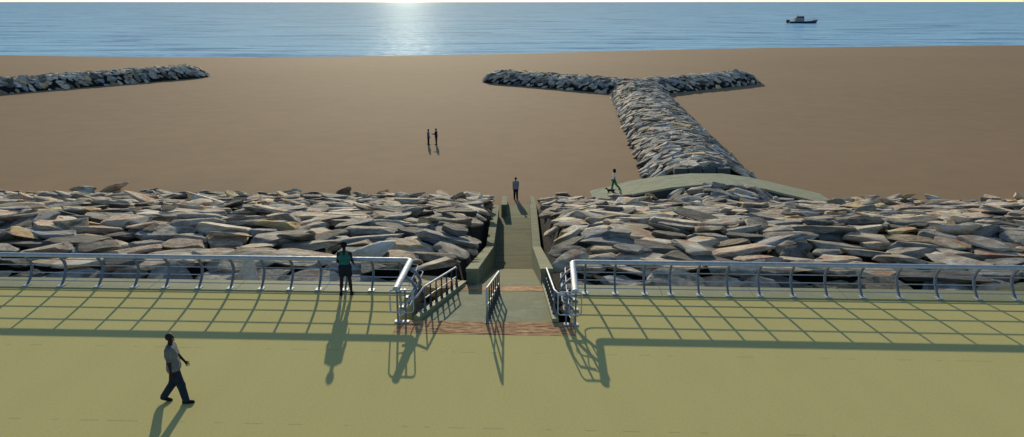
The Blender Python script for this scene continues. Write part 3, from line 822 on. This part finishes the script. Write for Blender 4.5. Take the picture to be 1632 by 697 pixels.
    if hair:
        hp = []
        if hair == 'short': cap(hp, Hh(0, -.025, .035), Hh(0, -.038, .012), .094, .090, .02)
        if hair == 'afro': cap(hp, Hh(0, -.035, .045), Hh(0, -.06, -.06), .125, .10, .03)
        if hair == 'cap': cap(hp, Hh(0, -.018, .040), Hh(0, -.022, .045), .092, .090, .02)
        smesh('hair', hp, cell, hairm, body, [(tuple(ht @ Vector((0, 1, 0))), (ht @ Vector((0, 1, 0))).dot(Hh(0, .045, 0)))])
    if detail:
        for s in (1, -1):
            bm = bmesh.new(); bmesh.ops.create_uvsphere(bm, u_segments=10, v_segments=6, radius=.0115 * k); me = bpy.data.meshes.new('eye'); bm.to_mesh(me); bm.free()
            e_ = link('eye', me, M_EYE, body); e_.location = Hh(s * .031, .079, .004)
        # belt
    body.location = loc; body.rotation_euler.z = rz; tag(body, label, 'person'); return body
M_EYE = mat('eye', (.5, .48, .45), .3)
SK = m_cloth('dark_skin', (.030, .018, .014), 40, .15); NT(SK).b.inputs['Roughness'].default_value = .7
SK2 = m_cloth('brown_skin', (.16, .09, .06), 40, .15)
SHIRT = m_cloth('checked_grey_shirt', (.15, .158, .155), 60, .4, (.08, .085, .09)); JEANS = m_cloth('dark_blue_jeans', (.016, .026, .045), 60, .4)
BLK = m_cloth('black_leather', (.012, .012, .013), 60, .2); TEAL = m_cloth('teal_cotton', (.025, .13, .115), 60, .3)
NAVY = m_cloth('dark_navy_cotton', (.015, .019, .03), 60, .3); HAIRM = m_cloth('black_hair', (.010, .009, .008), 80, .3)
GREYB = m_cloth('blue_grey_cotton', (.20, .235, .27), 60, .3); BLACKC = m_cloth('black_cotton', (.014, .014, .016), 60, .2)
WHITEC = m_cloth('off_white_cotton', (.72, .72, .68), 60, .2); GREENC = m_cloth('green_cotton', (.035, .20, .085), 60, .3); BLUEG = m_cloth('slate_cotton', (.09, .12, .16), 60, .3)

person(at(284, 641, 0), R(-78), 'bald man in grey checked shirt and jeans striding right across the promenade', 1.80,
       legs=((.30, .12), (-.20, .42)), arms=((-.08, .18, .10), (.34, .22, .16)), headturn=R(-12), lean=R(-4), cell=.0075, skin=SK, top=SHIRT, bottom=JEANS, shoes=BLK,
       hair=None, detail=True, bulk=1.2)
person(at(553, 468.5, 0.07) if False else PW(to_uv(*at(553, 469, 0)[:2])[0], -.42, 0), R(4), 'person in teal tank top and dark shorts standing at the left railing', 1.80,
       legs=((.02, .02), (-.02, .05)), arms=((.15, .75, .16), (.10, .85, .16)), cell=.0095, skin=SK, top=TEAL, bottom=NAVY, shoes=BLK, hairm=HAIRM, hair='short', tank=True, trousers='short', detail=True, spr=.07)
person(at(683, 231, BZ), R(-75), 'person in slate top, left of the pair standing on the sand', 1.74,
       legs=((.03, .03), (-.02, .04)), arms=((.1, .3, .08), (.1, .3, .08)), cell=.016, skin=SK, top=BLUEG, bottom=BLACKC, shoes=BLK, hairm=HAIRM, sleeves='long')
person(at(695.5, 231, BZ), R(80), 'person all in black raising a forearm, right of the pair on the sand', 1.82,
       legs=((.03, .03), (-.02, .04)), arms=((.15, .3, .08), (.55, 1.15, .05)), cell=.016, skin=SK, top=BLACKC, bottom=BLACKC, shoes=BLK, hairm=HAIRM, sleeves='long')
person(at(822, 318, BZ), R(6), 'man in a blue-grey shirt and dark trousers walking away on the sand beyond the ramp', 1.80,
       legs=((-.12, .18), (.16, .06)), arms=((.12, .25, .08), (-.08, .25, .08)), cell=.014, skin=SK2, top=GREYB, bottom=NAVY, shoes=BLK, hairm=HAIRM, hair='cap')
wx = 8.35; wz = float(np.interp(wx, [p[0] for p in pp], [p[1] for p in pp]))
person(Vector((wx, 65.3, wz)), R(92), 'woman in white top and green trousers walking a dog on the path', 1.76,
       legs=((.20, .05), (-.45, .30)), arms=((.1, .3, .08), (-.1, .35, .08)), cell=.014, skin=SK, top=WHITEC, bottom=GREENC, shoes=BLK, hairm=HAIRM, hair='afro', woman=True)
# dog walking left
def dog(loc, rz):
    B = []
    def c_(a, b, ra, rb, k=.03): B.append((Vector(a), Vector(b), ra, rb, k))
    c_((0, .20, .36), (0, -.02, .36), .105, .085); c_((0, -.02, .365), (0, -.22, .37), .08, .085)
    c_((0, .24, .40), (0, .34, .50), .065, .05); c_((0, .36, .53), (0, .40, .53), .058, .05, .02); c_((0, .42, .515), (0, .50, .495), .032, .022, .02)
    for s in (1, -1): c_((s * .04, .34, .57), (s * .065, .32, .52), .018, .012, .01)
    for s, f in ((1, .08), (-1, -.05)):
        c_((s * .06, .19, .32), (s * .06, .18 + f * .4, .17), .045, .026, .02); c_((s * .06, .18 + f * .4, .17), (s * .06, .17 + f, .035), .024, .018, .01); c_((s * .06, .17 + f, .03), (s * .06, .21 + f, .022), .02, .018, .01)
        c_((s * .065, -.22, .34), (s * .065, -.16 - f * .5, .21), .062, .036, .02); c_((s * .065, -.16 - f * .5, .21), (s * .065, -.26 - f, .12), .032, .020, .01)
        c_((s * .065, -.26 - f, .12), (s * .065, -.24 - f, .03), .019, .016, .01); c_((s * .065, -.24 - f, .03), (s * .065, -.20 - f, .022), .019, .018, .01)
    c_((0, -.29, .41), (0, -.40, .44), .020, .014, .02); c_((0, -.40, .44), (0, -.48, .52), .014, .008, .01)
    o = smesh('dog', B, .011, m_cloth('brown_black_fur', (.030, .018, .012), 30, .9)); o.location = loc; o.rotation_euler.z = rz
    smesh('collar', [(Vector((0, .27, .45)), Vector((0, .275, .455)), .070, .070, .005)], .01, mat('red_collar', (.25, .03, .02), .6), o, [((0, .7, .7), (.27 + .45) * .7 + .02), ((0, -.7, -.7), -(.27 + .45) * .7 + .0)])
    tag(o, 'small dark brown dog trotting left at the feet of the woman on the path', 'dog')
dx = 8.0; dog(Vector((dx, 64.3, float(np.interp(dx, [p[0] for p in pp], [p[1] for p in pp])))), R(92))

# ---------------------------------------------------------------- patrol boat on the sea (bow to +X)
M_HULL = mat('dark_hull_paint', (.03, .04, .055), .35); M_BGREY = mat('grey_boat_paint', (.22, .22, .225), .4); M_BWHITE = mat('white_boat_paint', (.75, .75, .74), .5)
M_BLKG = mat('black_glass', (.004, .005, .008), .45, 0, .1); M_BLKM = mat('black_rubber', (.010, .010, .012), .8, 0, .1)
bp = at(1278, 37.3, SEA); boat = empty('patrol_boat', bp, R(3)); tag(boat, 'grey patrol boat with a cabin and black outboards lying on the sea at upper right', 'boat')
L_ = 22.5
st = [(-.46, 2.9, 1.55), (-.2, 3.1, 1.55), (.1, 3.05, 1.65), (.3, 2.5, 2.0), (.42, 1.5, 2.6), (.5, .12, 3.1)]
def hullm(z0f, z1f, grow=0):
    m = MB(); rings = []
    for f, w_, h in st:
        x = f * L_; kx = x + .9 * (h - 1.5)
        hb = -.5; 
        def yz(fr):
            z = hb + (h - hb) * fr; ww = w_ * (.55 + .45 * fr ** .7) + grow; return (x + (kx - x) * fr * 1.0, ww, z)
        a, b = yz(z0f), yz(z1f); rings.append([(a[0], -a[1], a[2]), (b[0], -b[1], b[2]), (b[0], b[1], b[2]), (a[0], a[1], a[2])])
    vv = [p for r in rings for p in r]; ff = [(0, 1, 2, 3), tuple(len(vv) - 4 + i for i in (3, 2, 1, 0))]
    for i in range(len(rings) - 1):
        for k_ in range(4):
            l = (k_ + 1) % 4; ff.append((i * 4 + k_, (i + 1) * 4 + k_, (i + 1) * 4 + l, i * 4 + l))
    return m.add(vv, ff)
hullm(0, .86).build('hull', M_HULL, boat, bevel=0); hullm(.862, 1.0, .12).build('fender', M_BGREY, boat)
m = MB(); m.box((9.3, 0, 2.75), (2.0, 1.9, .5)); m.build('bow_deck', M_BWHITE, boat, bevel=.1)
m = MB(); m.box((-2.6, 0, 2.75), (7.2, 3.6, 2.4)); m.build('cabin', M_BGREY, boat, bevel=.1)
m = MB(); m.box((-2.2, 0, 4.62), (6.2, 3.4, 1.35), taper=.94); wh = m.build('wheelhouse', M_BGREY, boat, bevel=.08)
for x, wd in ((-4.4, 1.1), (-2.85, 1.1), (-.55, 2.7)):
    for s in (1, -1): MB().box((x, s * 1.67, 4.62), (wd, .08, .95)).build('window', M_BLKG, wh)
MB().box((.88, 0, 4.62), (.08, 2.8, .95)).build('window', M_BLKG, wh)
m = MB(); m.box((-2.2, 0, 5.42), (6.8, 3.8, .2)); m.build('roof', M_BWHITE, boat, bevel=.05)
m = MB(); m.tube([(-3.6, 0, 5.5), (-3.6, 0, 7.0)], .08, 6); m.tube([(-3.6, -.9, 6.4), (-3.6, .9, 6.4)], .05, 6); m.tube([(-.8, .6, 5.5), (-.8, .6, 6.3)], .04, 6); m.build('mast', M_BGREY, boat)
m = MB(); m.box((-2.0, 0, 5.85), (1.3, .25, .2)); m.tube([(-2, 0, 5.5), (-2, 0, 5.85)], .12, 6); m.build('radar', M_BWHITE, boat)
for y in (-1.7, -.55, .6, 1.75):
    m = MB(); m.box((-11.3, y, 2.0), (1.5, .8, 1.5), taper=.75); m.box((-11.5, y, .6), (.5, .3, 2.2)); m.build('outboard_motor', M_BLKM, boat, bevel=.08)
m = MB()
for s in (1, -1):
    m.tube([(3, s * 2.6, 2.9), (6.5, s * 2.3, 3.3), (10.0, s * 1.2, 3.9), (12, 0, 4.2)], .045, 6)
    for x, y, z in ((3, 2.6, 2.9), (5, 2.45, 3.1), (7, 2.15, 3.4), (9, 1.5, 3.75), (10.6, .9, 4.0)): m.tube([(x, s * y, 1.8), (x, s * y, z)], .035, 5)
m.build('bow_rail', M_BGREY, boat)
